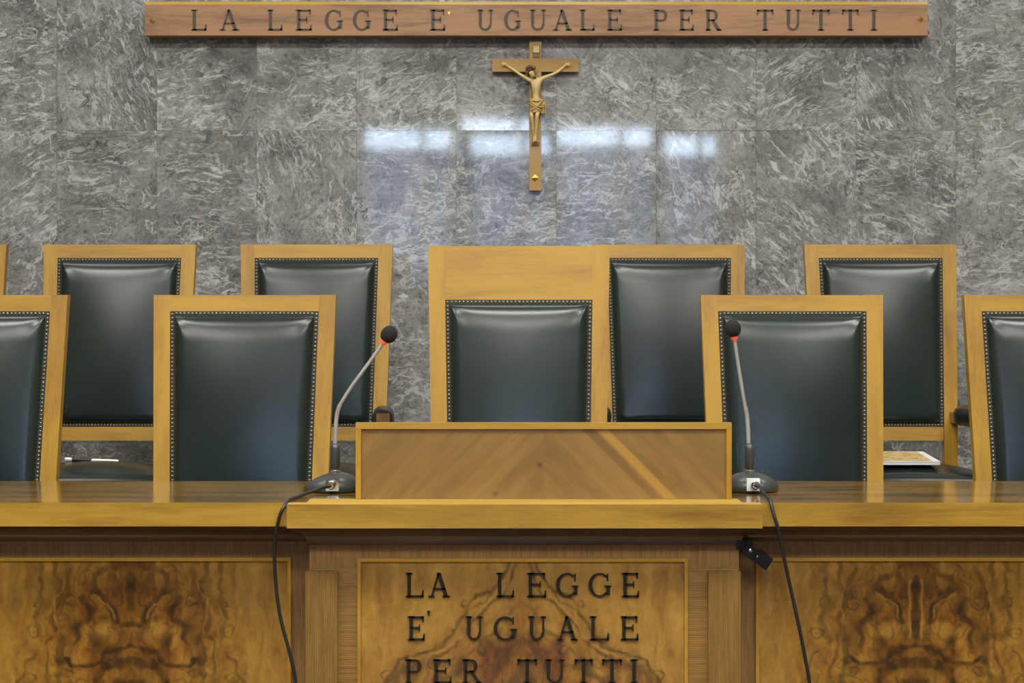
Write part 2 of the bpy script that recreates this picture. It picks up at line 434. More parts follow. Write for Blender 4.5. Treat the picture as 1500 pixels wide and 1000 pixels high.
# ------------------------------------------------------------------ setting
def wall_main():
    bm = bmesh.new(); uvl = bm.loops.layers.uv.new('UVMap'); tl = bm.faces.layers.float_vector if False else None
    tw = 146.3 * YW / F; xj = (815 - 750) / F * YW; zj = E + 267 * YW / F
    rows = [(zj - 2.4, zj - 1.2), (zj - 1.2, zj), (zj, zj + 1.2), (zj + 1.2, 4.6)]
    tones = []
    rr = random.Random(21)
    # slight out-of-true setting of each slab: pitch, yaw (radians); measured for those that mirror the windows
    tilt = {(1, -3): (-.0008, .001), (1, -2): (.0008, .0), (1, -1): (.003, -.002), (1, 0): (-.0004, .001), (1, 1): (.0034, .002), (1, 2): (.003, -.001),
            (2, -2): (.001, 0), (2, -1): (-.0034, .001), (2, 0): (.0, 0), (2, 1): (.0042, 0)}
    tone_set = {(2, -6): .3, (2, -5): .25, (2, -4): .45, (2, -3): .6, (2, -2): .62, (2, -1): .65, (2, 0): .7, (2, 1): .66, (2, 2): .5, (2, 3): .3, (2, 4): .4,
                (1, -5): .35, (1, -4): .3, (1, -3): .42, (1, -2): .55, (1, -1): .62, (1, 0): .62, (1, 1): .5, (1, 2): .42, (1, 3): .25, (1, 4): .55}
    for ri, (za, zb) in enumerate(rows):
        for k in range(-14, 14):
            x0 = xj + k * tw; x1 = x0 + tw
            if x0 > 5.05 or x1 < -5.05: continue
            g = .00035
            p, y = tilt.get((ri, k), (rr.uniform(-.002, .002), rr.uniform(-.0015, .0015)))
            xc = (x0 + x1) / 2; zc = (za + zb) / 2
            if ri == 1: zc = zj - .2
            if ri == 2: zc = zj + .2
            vs = []
            for (x, z) in ((x0 + g, za + g), (x1 - g, za + g), (x1 - g, zb - g), (x0 + g, zb - g)):
                vs.append(bm.verts.new((x, YW + (z - zc) * p + (x - xc) * y, z)))
            bk = [bm.verts.new((v.co.x, YW + .03, v.co.z)) for v in vs]
            f = bm.faces.new(vs); fs = [f]
            for i in range(4): fs.append(bm.faces.new((vs[i], bk[i], bk[(i + 1) % 4], vs[(i + 1) % 4])))
            ang = rr.choice([0, 0, PI, .5, -.5, 1.2]) + rr.uniform(-.2, .2); ox, oz = rr.uniform(0, 30), rr.uniform(0, 30)
            mir = rr.choice((-1, 1)); ca, sa = math.cos(ang), math.sin(ang)
            for ff in fs:
                for lp in ff.loops:
                    x = (lp.vert.co.x - xc) * mir; z = lp.vert.co.z - zc
                    lp[uvl].uv = (ox + x * ca - z * sa, oz + x * sa + z * ca)
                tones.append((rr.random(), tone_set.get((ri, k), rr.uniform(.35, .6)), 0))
    # dark bedding behind the joints
    v = [bm.verts.new(p) for p in ((-5.1, YW + .029, -.4), (5.1, YW + .029, -.4), (5.1, YW + .029, 4.6), (-5.1, YW + .029, 4.6))]
    bm.faces.new(v); tones.append((0, 0, 0))
    me = bpy.data.meshes.new('wall_front'); bm.to_mesh(me); bm.free()
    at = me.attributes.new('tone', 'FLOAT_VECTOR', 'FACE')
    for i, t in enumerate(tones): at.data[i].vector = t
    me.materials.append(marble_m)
    o = bpy.data.objects.new('wall_front', me); C.objects.link(o); o['kind'] = 'structure'
wall_main()

def setting():
    ZC = 4.6; FL = -.35; YB = -7.0
    bm = bmesh.new(); box(bm, -5.2, 5.2, YB, 4.78, FL - .1, FL); struct('floor', bm, floor_w)
    bm = bmesh.new(); box(bm, -5.0, 5.0, 4.79, 5.94, FL, 0); struct('trim_1', bm, floor_w)          # dais
    bm = bmesh.new(); box(bm, -5.0, 5.0, 5.945, YW - .005, FL, .19); struct('trim_2', bm, step_m)   # upper step
    bm = bmesh.new(); box(bm, -5.2, 5.2, YB, YW + .2, ZC, ZC + .1); struct('ceiling', bm, ceil_m)
    bm = bmesh.new(); box(bm, -5.2, -5.02, YB, YW + .1, FL, ZC); struct('wall_left', bm, plaster)
    bm = bmesh.new(); box(bm, 5.02, 5.2, YB, YW + .1, FL, ZC); struct('wall_right', bm, plaster)
    # back wall with its run of windows
    wins = [(-1.74, -.66), (-.58, .42), (.50, 1.68), (1.76, 2.45)]
    z0, z1 = 1.5, 3.40
    bm = bmesh.new()
    box(bm, -5.2, 5.2, YB - .2, YB, FL, z0); box(bm, -5.2, 5.2, YB - .2, YB, z1, ZC)
    xs = [-5.2] + [a for w in wins for a in w] + [5.2]
    for a, b in zip(xs[::2], xs[1::2]): box(bm, a, b, YB - .2, YB, z0, z1)
    struct('wall_back', bm, panel_w)
    g = NT('daylit_frosted_glass'); g.set(col=(.8, .85, .9), rough=.4)
    g.b.inputs['Emission Color'].default_value = (.62, .78, 1.0, 1); g.b.inputs['Emission Strength'].default_value = WIN
    fr = plain('window_frame_paint', srgb(120, 118, 112), .5)
    cu = NT('thin_blind_fabric'); cu.t.nodes.remove(cu.b)
    tr = cu.n('ShaderNodeBsdfTranslucent'); df = cu.n('ShaderNodeBsdfDiffuse'); ms = cu.n('ShaderNodeMixShader'); ms.inputs[0].default_value = .35
    tr.inputs[0].default_value = (.13, .18, .29, 1); df.inputs[0].default_value = (.7, .7, .7, 1)
    cu.l(df.outputs[0], ms.inputs[1]); cu.l(tr.outputs[0], ms.inputs[2]); cu.l(ms.outputs[0], cu.out.inputs[0])
    for i, (a, b) in enumerate(wins):
        bm = bmesh.new(); box(bm, a, b, YB - .12, YB - .10, z0, z1); w = struct('window_%d' % (i + 1), bm, g.m)
        bm = bmesh.new()
        for s in (a + .02, a + (b - a) * .66, b - .02): box(bm, s - .03, s + .03, YB - .098, YB - .05, z0, z1)
        for s in (z0 + .03, z1 - .03): box(bm, a + .05, b - .05, YB - .097, YB - .055, s - .03, s + .03)
        link('window_frame', bm, fr, w)
        bm = bmesh.new(); n = 60; prev = None
        for k in range(n + 1):
            x = a + (b - a) * k / n; y = YB - .02 + .015 * math.sin(k * 1.9)
            cur = (bm.verts.new((x, y, z0 - .1)), bm.verts.new((x, y, ZBL)))
            if prev: bm.faces.new((prev[0], cur[0], cur[1], prev[1]))
            prev = cur
        link('curtain', bm, cu.m, w)
WIN = 31.0
ZBL = 3.12
setting()

# ------------------------------------------------------------------ chair
LEAN = .15; TAP = .028
def make_chair(kind='side', arms=True):
    tall = .146 if kind == 'tall' else 0.0
    T = 1.263 + tall
    yb = lambda z: (z - 1.263) * LEAN
    hw = lambda z: .27 - (T - z) * (TAP if not tall else .022)
    root = bpy.data.objects.new('high_back_chair' if not tall else 'presiding_chair', None); C.objects.link(root); root.empty_display_size = .05
    pw = .049
    D = .036
    # uprights with raked rear legs
    for s in (-1, 1):
        bm = bmesh.new()
        def ring(z, y, xo, w, dd): return [(s * xo, y, z), (s * (xo - w), y, z), (s * (xo - w), y + dd, z), (s * xo, y + dd, z)]
        lv = [(0, .03, hw(.44) - .0, .036, .036), (.44, yb(.44), hw(.44), .045, D + .012), (.60, yb(.60), hw(.60), pw - .002, D), (T, yb(T), hw(T), pw, D)]
        rings = [[bm.verts.new(p) for p in ring(*a)] for a in lv]
        for a, b in zip(rings, rings[1:]):
            for k in range(4): bm.faces.new((a[k], a[(k + 1) % 4], b[(k + 1) % 4], b[k]))
        bm.faces.new(rings[0]); bm.faces.new(rings[-1])
        link('upright', bm, wood_v, root, bevel=.003)
    wi = lambda z: hw(z) - pw + .0003
    def rail(name, za, zb, inset=.0008, dd=D - .002):
        bm = bmesh.new(); pts = []
        for z in (za, zb):
            w = wi(z) ; y = yb(z) + inset
            pts += [(-w, y, z), (w, y, z), (w, y + dd, z), (-w, y + dd, z)]
        hexa(bm, pts); return link(name, bm, wood_h, root, bevel=.002)
    trail = .048 if not tall else .160
    rail('top_rail', T - trail, T - .0005)
    rail('lower_rail', .573, .621)
    # leather back
    za, zb = .6215, T - trail - .0005
    bm = bmesh.new(); NX, NZ = 44, 60
    tr = .0125
    def cush(z, x):
        w = wi(z) - tr; zl, zh = za + tr, zb - tr
        dx = w - abs(x); dz = min(z - zl, zh - z)
        e = .030
        f = lambda d: 0 if d <= 0 else (1 if d >= e else math.sqrt(1 - (1 - d / e) ** 2))
        fx, fz = f(dx), f(dz)
        et = .075; dt = zh - z      # the roll along the top is longer and softer
        if dt < et: fz = min(fz, .45 * f(dt * .9) + .55 * (math.sqrt(max(0, 1 - (1 - dt / et) ** 2))))
        u = x / w; v = (z - (zl + zh) / 2) / ((zh - zl) / 2)
        crown = .013 * (1 - u * u) * (1 - v * v) + .003 * (1 - u * u)
        pk = .0018 * math.sin(7 * math.atan2(dz, dx + 1e-4)) * max(0, 1 - math.hypot(dx, dz) / .09)
        return -.002 + (.023 * min(fx, fz) * (.6 + .4 * max(fx, fz))) + crown * min(fx, fz) + pk * min(fx, fz)
    def warp(k, n):
        t = k / n * 2 - 1; return math.copysign(1 - (1 - abs(t)) ** 1.5 * 1.0, t) if True else t
    grid = []
    for j in range(NZ + 1):
        v = warp(j, NZ); z = (za + zb) / 2 + v * ((zb - za) / 2 - tr)
        row = []
        for i in range(NX + 1):
            u = warp(i, NX); w = wi(z) - tr
            x = u * w
            row.append(bm.verts.new((x, yb(z) - cush(z, x), z)))
        grid.append(row)
    for j in range(NZ):
        for i in range(NX): bm.faces.new((grid[j][i], grid[j][i + 1], grid[j + 1][i + 1], grid[j + 1][i]))
    link('back_cushion', bm, leather_m, root, smooth=True)
    # rear cover and braid strip
    bm = bmesh.new(); pts = []
    for z in (za, zb): w = wi(z) - .0003; y = yb(z) + .004; pts += [(-w, y, z), (w, y, z), (w, y + .022, z), (-w, y + .022, z)]
    hexa(bm, pts); link('back_lining', bm, trim_dark, root)
    bm = bmesh.new()
    def hemi(x, z, r=.0040):
        y = yb(z) - .0005; ring = []; top = bm.verts.new((x, y - r * .8, z))
        r1 = [bm.verts.new((x + r * math.cos(a * PI / 4), y + .0005, z + r * math.sin(a * PI / 4))) for a in range(8)]
        r2 = [bm.verts.new((x + r * .7 * math.cos(a * PI / 4), y - r * .6, z + r * .7 * math.sin(a * PI / 4))) for a in range(8)]
        for k in range(8):
            bm.faces.new((r1[k], r1[(k + 1) % 8], r2[(k + 1) % 8], r2[k])); bm.faces.new((r2[k], r2[(k + 1) % 8], top))
    zz = za + .006
    while zz < zb - .004:
        for s in (-1, 1): hemi(s * (wi(zz) - .0065), zz)
        zz += .0118
    xx = -(wi(zb) - .019)
    while xx < wi(zb) - .012:
        hemi(xx, zb - .0065); hemi(xx * wi(za) / wi(zb), za + .0065); xx += .0118
    nt = link('nail_trim', bm, nail_m, root, smooth=True); nt['label'] = 'dull metal nailhead trim'
    bm = bmesh.new()
    for s in (-1, 1):
        pts = []
        for z in (za, zb): w = wi(z) - .0004; y = yb(z); pts += [(s * w, y - .0002, z), (s * (w - tr - .002), y - .001, z), (s * (w - tr - .002), y + .006, z), (s * w, y + .006, z)]
        hexa(bm, pts)
    for (z0, z1) in ((za, za + tr + .002), (zb - tr - .002, zb)):
        pts = []
        for z in (z0, z1): w = wi(z) - .001; y = yb(z); pts += [(-w, y - .0004, z), (w, y - .0004, z), (w, y + .006, z), (-w, y + .006, z)]
        hexa(bm, pts)
    link('braid_trim', bm, trim_dark, root)
    # seat
    def plan(y): t = (y + .12) / -.50; return .235 + .035 * t
    ys, ye = yb(.47) + .0, -.60
    bm = bmesh.new(); n = 16; m_ = 16; rows = []
    def sgn(y): return (y - ys) / (ye - ys)
    for j in range(m_ + 1):
        t = (1 - math.cos(PI * j / m_)) / 2; y = ys + (ye - ys) * t; row = []
        for i in range(n + 1):
            u = -math.cos(PI * i / n)
            w = plan(y) + .012; x = u * w
            yy = y - .02 * (1 - u * u) * t
            e = min((1 - abs(u)) * w, t * .48, (1 - t) * .48)
            f = 1 if e > .04 else math.sqrt(max(0, 1 - (1 - e / .04) ** 2))
            z = .452 + .035 * f + .036 * (1 - u * u) * math.sin(PI * min(1, max(0, t))) * f
            row.append(bm.verts.new((x, yy, z)))
        rows.append(row)
    for j in range(m_):
        for i in range(n): bm.faces.new((rows[j][i], rows[j][i + 1], rows[j + 1][i + 1], rows[j + 1][i]))
    bnd = [v for v in rows[0]] + [r[-1] for r in rows[1:]] + rows[-1][-2::-1] + [r[0] for r in rows[-2:0:-1]]
    low = [bm.verts.new((v.co.x * .99, v.co.y, .43)) for v in bnd]
    for k in range(len(bnd)): k2 = (k + 1) % len(bnd); bm.faces.new((bnd[k], bnd[k2], low[k2], low[k]))
    bm.faces.new(low)
    link('seat', bm, leather_m, root, smooth=True)
    bm = bmesh.new()
    hexa(bm, [(-plan(ye), ye + .005, .36), (plan(ye), ye + .005, .36), (plan(ys), ys, .36), (-plan(ys), ys, .36),
              (-plan(ye), ye + .005, .4295), (plan(ye), ye + .005, .4295), (plan(ys), ys, .4295), (-plan(ys), ys, .4295)])
    link('seat_frame', bm, wood_h, root, bevel=.003)
    for s in (-1, 1):
        bm = bmesh.new(); x1 = s * plan(ye); xa = x1 - s * .046
        hexa(bm, [(x1 - s * .008, ye + .012, 0), (xa + s * .006, ye + .012, 0), (xa + s * .006, ye + .044, 0), (x1 - s * .008, ye + .044, 0),
                  (x1, ye + .006, .359), (xa, ye + .006, .359), (xa, ye + .052, .359), (x1, ye + .052, .359)])
        link('front_leg', bm, wood_v, root, bevel=.002)
    if arms:
        for s in (-1, 1):
            xc = s * .268; yf = -.47; y0 = yb(.67) + .004
            bm = bmesh.new()      # arm rail with upright support
            hexa(bm, [(xc - .022, yf, .645), (xc + .022, yf, .645), (s * .245 + .02, y0, .635), (s * .245 - .02, y0, .635),
                      (xc - .022, yf, .688), (xc + .022, yf, .688), (s * .245 + .02, y0, .672), (s * .245 - .02, y0, .672)])
            hexa(bm, [(xc - .018, yf + .02, .40), (xc + .018, yf + .02, .40), (xc + .018, yf + .06, .40), (xc - .018, yf + .06, .40),
                      (xc - .018, yf + .015, .648), (xc + .018, yf + .015, .648), (xc + .018, yf + .06, .648), (xc - .018, yf + .06, .648)])
            ar = link('armrest', bm, wood_y, root, bevel=.003)
            bm = bmesh.new()      # rounded pad wrapping the rail
            st = [(yf + .018, .90), (yf + .03, 1.0), (yf + .16, 1.0), (yf + .25, 1.0), (yf + .29, .93), (yf + .305, .6)]
            prof = [(-.034, -.030), (-.037, 0), (-.032, .020), (-.018, .031), (0, .034), (.018, .031), (.032, .020), (.037, 0), (.034, -.030), (.026, -.034), (-.026, -.034)]
            rings = [[bm.verts.new((xc + (s * .245 - xc) * (y - yf) / (y0 - yf) + px * k, y, .668 + pz * k)) for px, pz in prof] for y, k in st]
            for a, b in zip(rings, rings[1:]):
                for k in range(len(prof)): k2 = (k + 1) % len(prof); bm.faces.new((a[k], a[k2], b[k2], b[k]))
            bm.faces.new(rings[0]); bm.faces.new(rings[-1])
            pd = link('arm_pad', bm, black_leather, ar, smooth=True, autos=.8)
    return root

def copy_tree(o, parent=None):
    c = o.copy(); C.objects.link(c)
    if parent: c.parent = parent
    for ch in list(o.children): copy_tree(ch, c)
    return c

proto = make_chair()
cols = [
    # x, Y, floor z, rot, label
    (-.7916, 5.5, 0, 0, 'green leather chair at the bench, directly behind the left microphone', 'f'),
    (.829, 5.5, 0, 0, 'green leather chair at the bench, directly behind the right microphone', 'f'),
    (-1.586, 5.5, 0, -.0, 'green leather chair at the bench, cut off by the left edge of the photo', 'f'),
    (1.609, 5.5, 0, .0, 'green leather chair at the bench, cut off by the right edge of the photo', 'f'),
    (-1.394, 6.6, .19, 0, 'rear row chair with the black and white pen lying on its seat', 'b'),
    (-.694, 6.6, .19, 0, 'rear row chair with its armrest end showing just left of the raised lectern', 'b'),
    (.558, 6.6, .185, 0, 'rear row chair half hidden behind the right side of the tall central chair', 'b'),
    (1.309, 6.6, .187, 0, 'rear row chair with the magazine lying on its seat', 'b'),
    (-2.067, 6.6, .19, 0, 'rear row chair of which only one upright shows at the far left edge', 'b'),
]
for i, (x, y, z, rz, lab, row) in enumerate(cols):
    c = proto if i == 0 else copy_tree(proto)
    c.location = (x, y, z if z == 0 else .19); c.rotation_euler = (0, 0, rz)
    tag(c, lab, 'chair', 'high-backed leather chairs in the front row' if row == 'f' else 'high-backed leather chairs in the rear row')
pc = make_chair('tall')
pc.location = (.0202, 5.5, 0)
tag(pc, 'tallest chair at the centre, green leather under a deep plain wooden headboard', 'chair')

# ------------------------------------------------------------------ bench
ZT = .74; TH = .059
XL, XR = -.552, .614            # centre worktop
BL, BR = -.510, .571            # centre block

def dist_seg(u, v, a, b):
    ax, ay = a; bx, by = b; dx, dy = bx - ax, by - ay
    t = max(0, min(1, ((u - ax) * dx + (v - ay) * dy) / (dx * dx + dy * dy + 1e-9)))
    return math.hypot(u - ax - t * dx, v - ay - t * dy)

SIDE = dict(
    dark=[([(0, 26), (0, 108)], 8, .95), ([(3, 4), (30, 10), (50, 24), (60, 44)], 4, .6), ([(60, 44), (48, 42), (38, 50)], 6, .8), ([(38, 52), (28, 72), (20, 92)], 6, .85),
          ([(72, 55), (62, 72), (66, 84), (84, 98)], 6, .8), ([(84, 98), (78, 112), (86, 124)], 5, .7),
          ([(0, 122), (22, 126), (34, 136), (42, 146), (66, 152), (84, 150), (94, 140)], 3.6, .95), ([(24, 128), (36, 136), (42, 146)], 7, .8),
          ([(0, 146), (26, 150), (46, 160), (54, 176), (52, 200), (40, 230)], 8, .85), ([(0, 178), (14, 180), (22, 196)], 11, .8),
          ([(112, -5), (110, 30), (104, 60), (112, 88), (106, 110)], 4.5, .65), ([(132, -5), (134, 30), (130, 60), (138, 84)], 4, .65),
          ([(104, 112), (100, 140), (106, 170), (104, 210)], 7, .8), ([(118, 110), (120, 140), (126, 165)], 2.6, .6), ([(96, -2), (88, 14), (96, 30), (98, 50)], 5, .5),
          ([(140, 84), (134, 100), (128, 118)], 4, .5), ([(140, 130), (156, 150), (166, 180)], 3, .55), ([(56, 5), (72, 18), (78, 36)], 3, .4),
          ([(30, 20), (18, 34), (24, 50)], 5, .55), ([(8, 205), (60, 235), (100, 240), (120, 280)], 7, .7), ([(14, 260), (44, 280), (40, 330)], 9, .7), ([(150, 170), (140, 200), (150, 240), (130, 300)], 5, .5)],
    rings=[(92, 60, 9), (143, 104, 8), (92, 160, 7), (134, 62, 5), (150, 170, 8)],
    light=[([(9, 30), (9, 112)], 1.6, .9), ([(56, 46), (36, 60), (24, 84)], 1.5, .8), ([(102, 30), (112, 60), (104, 84), (110, 104)], 1.5, .6)],
    red=lambda u, v: max(0, min(1, 1.7 - 1.1 * math.hypot(u / 125, (v - 120) / 210))), noise=(8, 26))
SIDE_L = dict(SIDE, seed=31, light=SIDE['light'][1:], dark=[([(0, 24), (2, 44)], 9, .9), ([(0, 50), (1, 66)], 7, .8), ([(22, 100), (0, 92), (0, 92)], 6, .7)] + SIDE['dark'][1:])
MID = dict(
    dark=[([(18, -4), (22, 12), (36, 26), (46, 42), (74, 56), (88, 88), (124, 126), (180, 146), (200, 180)], 3.2, .75),
          ([(10, 2), (16, 24), (30, 50), (56, 70), (70, 88), (96, 118), (130, 140)], 2.6, .65),
          ([(40, 30), (52, 60), (84, 74), (100, 104), (150, 140)], 2.0, .5), ([(0, 60), (16, 70), (24, 90)], 3, .35),
          ([(30, 100), (56, 112), (84, 140), (110, 170)], 4, .55), ([(0, 110), (22, 130), (40, 165), (60, 200)], 5, .55), ([(150, 150), (184, 160), (190, 200)], 7, .6), ([(80, 150), (120, 180), (150, 210)], 6, .6),
          ([(0, 160), (20, 176), (20, 210)], 7, .6)],
    rings=[(86, 60, 5), (196, 166, 8), (130, 150, 7), (60, 130, 6)],
    light=[([(30, 40), (56, 66), (90, 110), (140, 140)], 1.5, .6)],
    red=lambda u, v: max(0, min(1, (v - 40 - u * .62) / 90 + .25)), noise=(6, 26))

def figured_panel(name, parent, half, h, spec, px, loc):
    """dense grid panel face at y=0 facing -y; px = metres per photo pixel; dense above, coarse below"""
    bm = bmesh.new(); nx = int(2 * half / .0027); zs = []; z = 0
    while z > -h: zs.append(z); z -= .0027 if z > -.40 else .012
    zs.append(-h)
    am, fr = spec['noise']; fig = []; rows = []; cache = {}
    for z in zs:
        row = []
        for i in range(nx + 1):
            x = -half + 2 * half * i / nx
            row.append(bm.verts.new((x, 0, z)))
            key = (min(i, nx - i), z)
            if key not in cache:
                u = abs(x) / px; v = -z / px
                sd = spec.get('seed', 0); n1 = noise.noise_vector(Vector((u / fr, v / fr, 3 + sd))); n2 = noise.noise_vector(Vector((u / 9, v / 9, 8 + sd)))
                k = min(1, u / 26) ; uu = u + (n1.x * am + n2.x * 2.6) * k; vv = v + n1.y * am + n2.y * 2.6
                mod = .95 + .5 * noise.noise(Vector((u / 14, v / 14, 1)))
                d = 0
                for pl, w, s in spec['dark']:
                    dd = min(dist_seg(uu, vv, a, b) for a, b in zip(pl, pl[1:]))
                    if dd < w * 2.8:
                        wv = w * (.8 + .5 * noise.noise(Vector((u / 10, v / 10, w))))
                        d = max(d, s * mod * max(0, min(1, 1.6 - dd / wv)))
                for cx, cy, r in spec['rings']:
                    rr = math.hypot(uu - cx, vv - cy)
                    d = max(d, .75 * mod * max(0, 1 - abs(rr - r) / 2.6), .5 * max(0, 1 - rr / (r * .4)))
                rd = spec['red'](uu, vv)
                sw = noise.noise(Vector((uu / 16, vv / 22, 20))) ; sw = max(0, 1 - abs(sw) / .11) * .62 * rd
                d = max(d, sw, max(0, noise.noise(Vector((uu / 26, vv / 26, 40))) * 1.5 - .02) * rd)
                l = 0
                for pl, w, s in spec['light']:
                    dd = min(dist_seg(uu, vv, a, b) for a, b in zip(pl, pl[1:])); l = max(l, s * max(0, 1 - dd / w / 1.4))
                cache[key] = (min(1, d), max(0, min(1, rd * (.8 + .6 * noise.noise(Vector((u / 30, v / 30, 60)))))), l, 1)
            fig.append(cache[key])
        rows.append(row)
    for a, b in zip(rows, rows[1:]):
        for i in range(nx): bm.faces.new((a[i], a[i + 1], b[i + 1], b[i]))
    me = bpy.data.meshes.new(name); bmesh.ops.recalc_face_normals(bm, faces=bm.faces[:])
    bm.normal_update()
    if bm.faces[:][0].normal.y > 0: bmesh.ops.reverse_faces(bm, faces=bm.faces[:])
    # backing board so the panel has thickness
    nv = len(bm.verts)
    box(bm, -half, half, .0015, .012, -h, 0)
    bm.to_mesh(me); bm.free()
    at = me.attributes.new('fig', 'FLOAT_COLOR', 'POINT')
    for i, c in enumerate(fig): at.data[i].color = c
    me.materials.append(burl_m)
    o = bpy.data.objects.new(name, me); C.objects.link(o); o.parent = parent; o.location = loc
    return o

def panel_trim(parent, xc, half, ztop, zbot, y):
    bm = bmesh.new(); w = .0085; d = .010
    for (a, b, c, e) in ((xc - half, xc + half, ztop - w, ztop), (xc - half, xc + half, zbot, zbot + w)):
        box(bm, a, b, y - d, y, c, e)
    for s in (-1, 1):
        a = xc + s * half; b = a - s * w; box(bm, min(a, b), max(a, b), y - d, y, zbot + w, ztop - w)
    return link('panel_trim', bm, trim_w, parent, bevel=.0028)

def mould_profile():
    # (outward offset, z) stepping down from the underside of the worktop: a fillet, then a cove
    z = ZT - TH
    pr = [(.090, z - .0003), (.090, z - .008), (.080, z - .010)]
    for k in range(9):
        a = k / 8 * PI / 2
        pr.append((.080 - .068 * math.sin(a), z - .012 - .034 * (1 - math.cos(a))))
    pr += [(.012, z - .050), (.0, z - .050)]
    return pr

def bench_wing(name, label, x0, x1, cx, spec):
    yf = 4.72
    root = thing(name, label, 'judge bench', ((x0 + x1) / 2, 4.9, -.35)); ox, oy, oz = root.location
    def loc(o): o.location = Vector(o.location) - Vector((ox, oy, oz)); return o
    bm = bmesh.new(); box(bm, x0, x1, 4.6, 5.19, ZT - TH, ZT)
    bm2 = bm
    o = loc(link('worktop', bm, [top_w, edge_w], root, bevel=.006))
    for p in o.data.polygons:
        if p.normal.y < -.1: p.material_index = 1
    bm = bmesh.new(); pr = mould_profile(); rows = []
    for x in (x0, x1): rows.append([bm.verts.new((x, yf - d, z)) for d, z in pr] + [bm.verts.new((x, yf + .01, ZT - TH - .0003 - .05)), bm.verts.new((x, yf + .01, ZT - TH - .0003))])
    n = len(rows[0])
    for k in range(n): bm.faces.new((rows[0][k], rows[0][(k + 1) % n], rows[1][(k + 1) % n], rows[1][k]))
    bm.faces.new(rows[0]); bm.faces.new(rows[1])
    loc(link('moulding', bm, dark_w, root))
    bm = bmesh.new(); box(bm, x0, x1, yf, 4.76, -.349, ZT - TH - .0506)
    loc(link('front_board', bm, rib_x, root))
    zt = E - (816 - 458) * yf / F
    t = panel_trim(root, cx, .407, zt, -.22, yf - .0005); loc(t)
    figured_panel('burl_panel', root, .407 - .0088, zt + .22 - .0176, spec, yf / F, (cx - ox, yf - .0045 - oy, zt - .0088 - oz))
    # plinth and inner end
    bm = bmesh.new(); box(bm, x0, x1, yf - .02, yf - .001, -.349, -.26); loc(link('plinth', bm, dark_w, root, bevel=.003))
    xe = x0 if x0 < -1 else x1 - .04
    bm = bmesh.new(); box(bm, xe, xe + .04, 4.7605, 5.17, .001, ZT - TH - .0005); loc(link('end_panel', bm, wood_v, root))
    return root
bench_wing('bench_wing', 'left wing of the judge bench, left of the lettered centre block', -2.1, BL - .0005, -.968, SIDE_L)
bench_wing('bench_wing', 'right wing of the judge bench, right of the lettered centre block', BR + .0005, 2.15, 1.0256, SIDE)

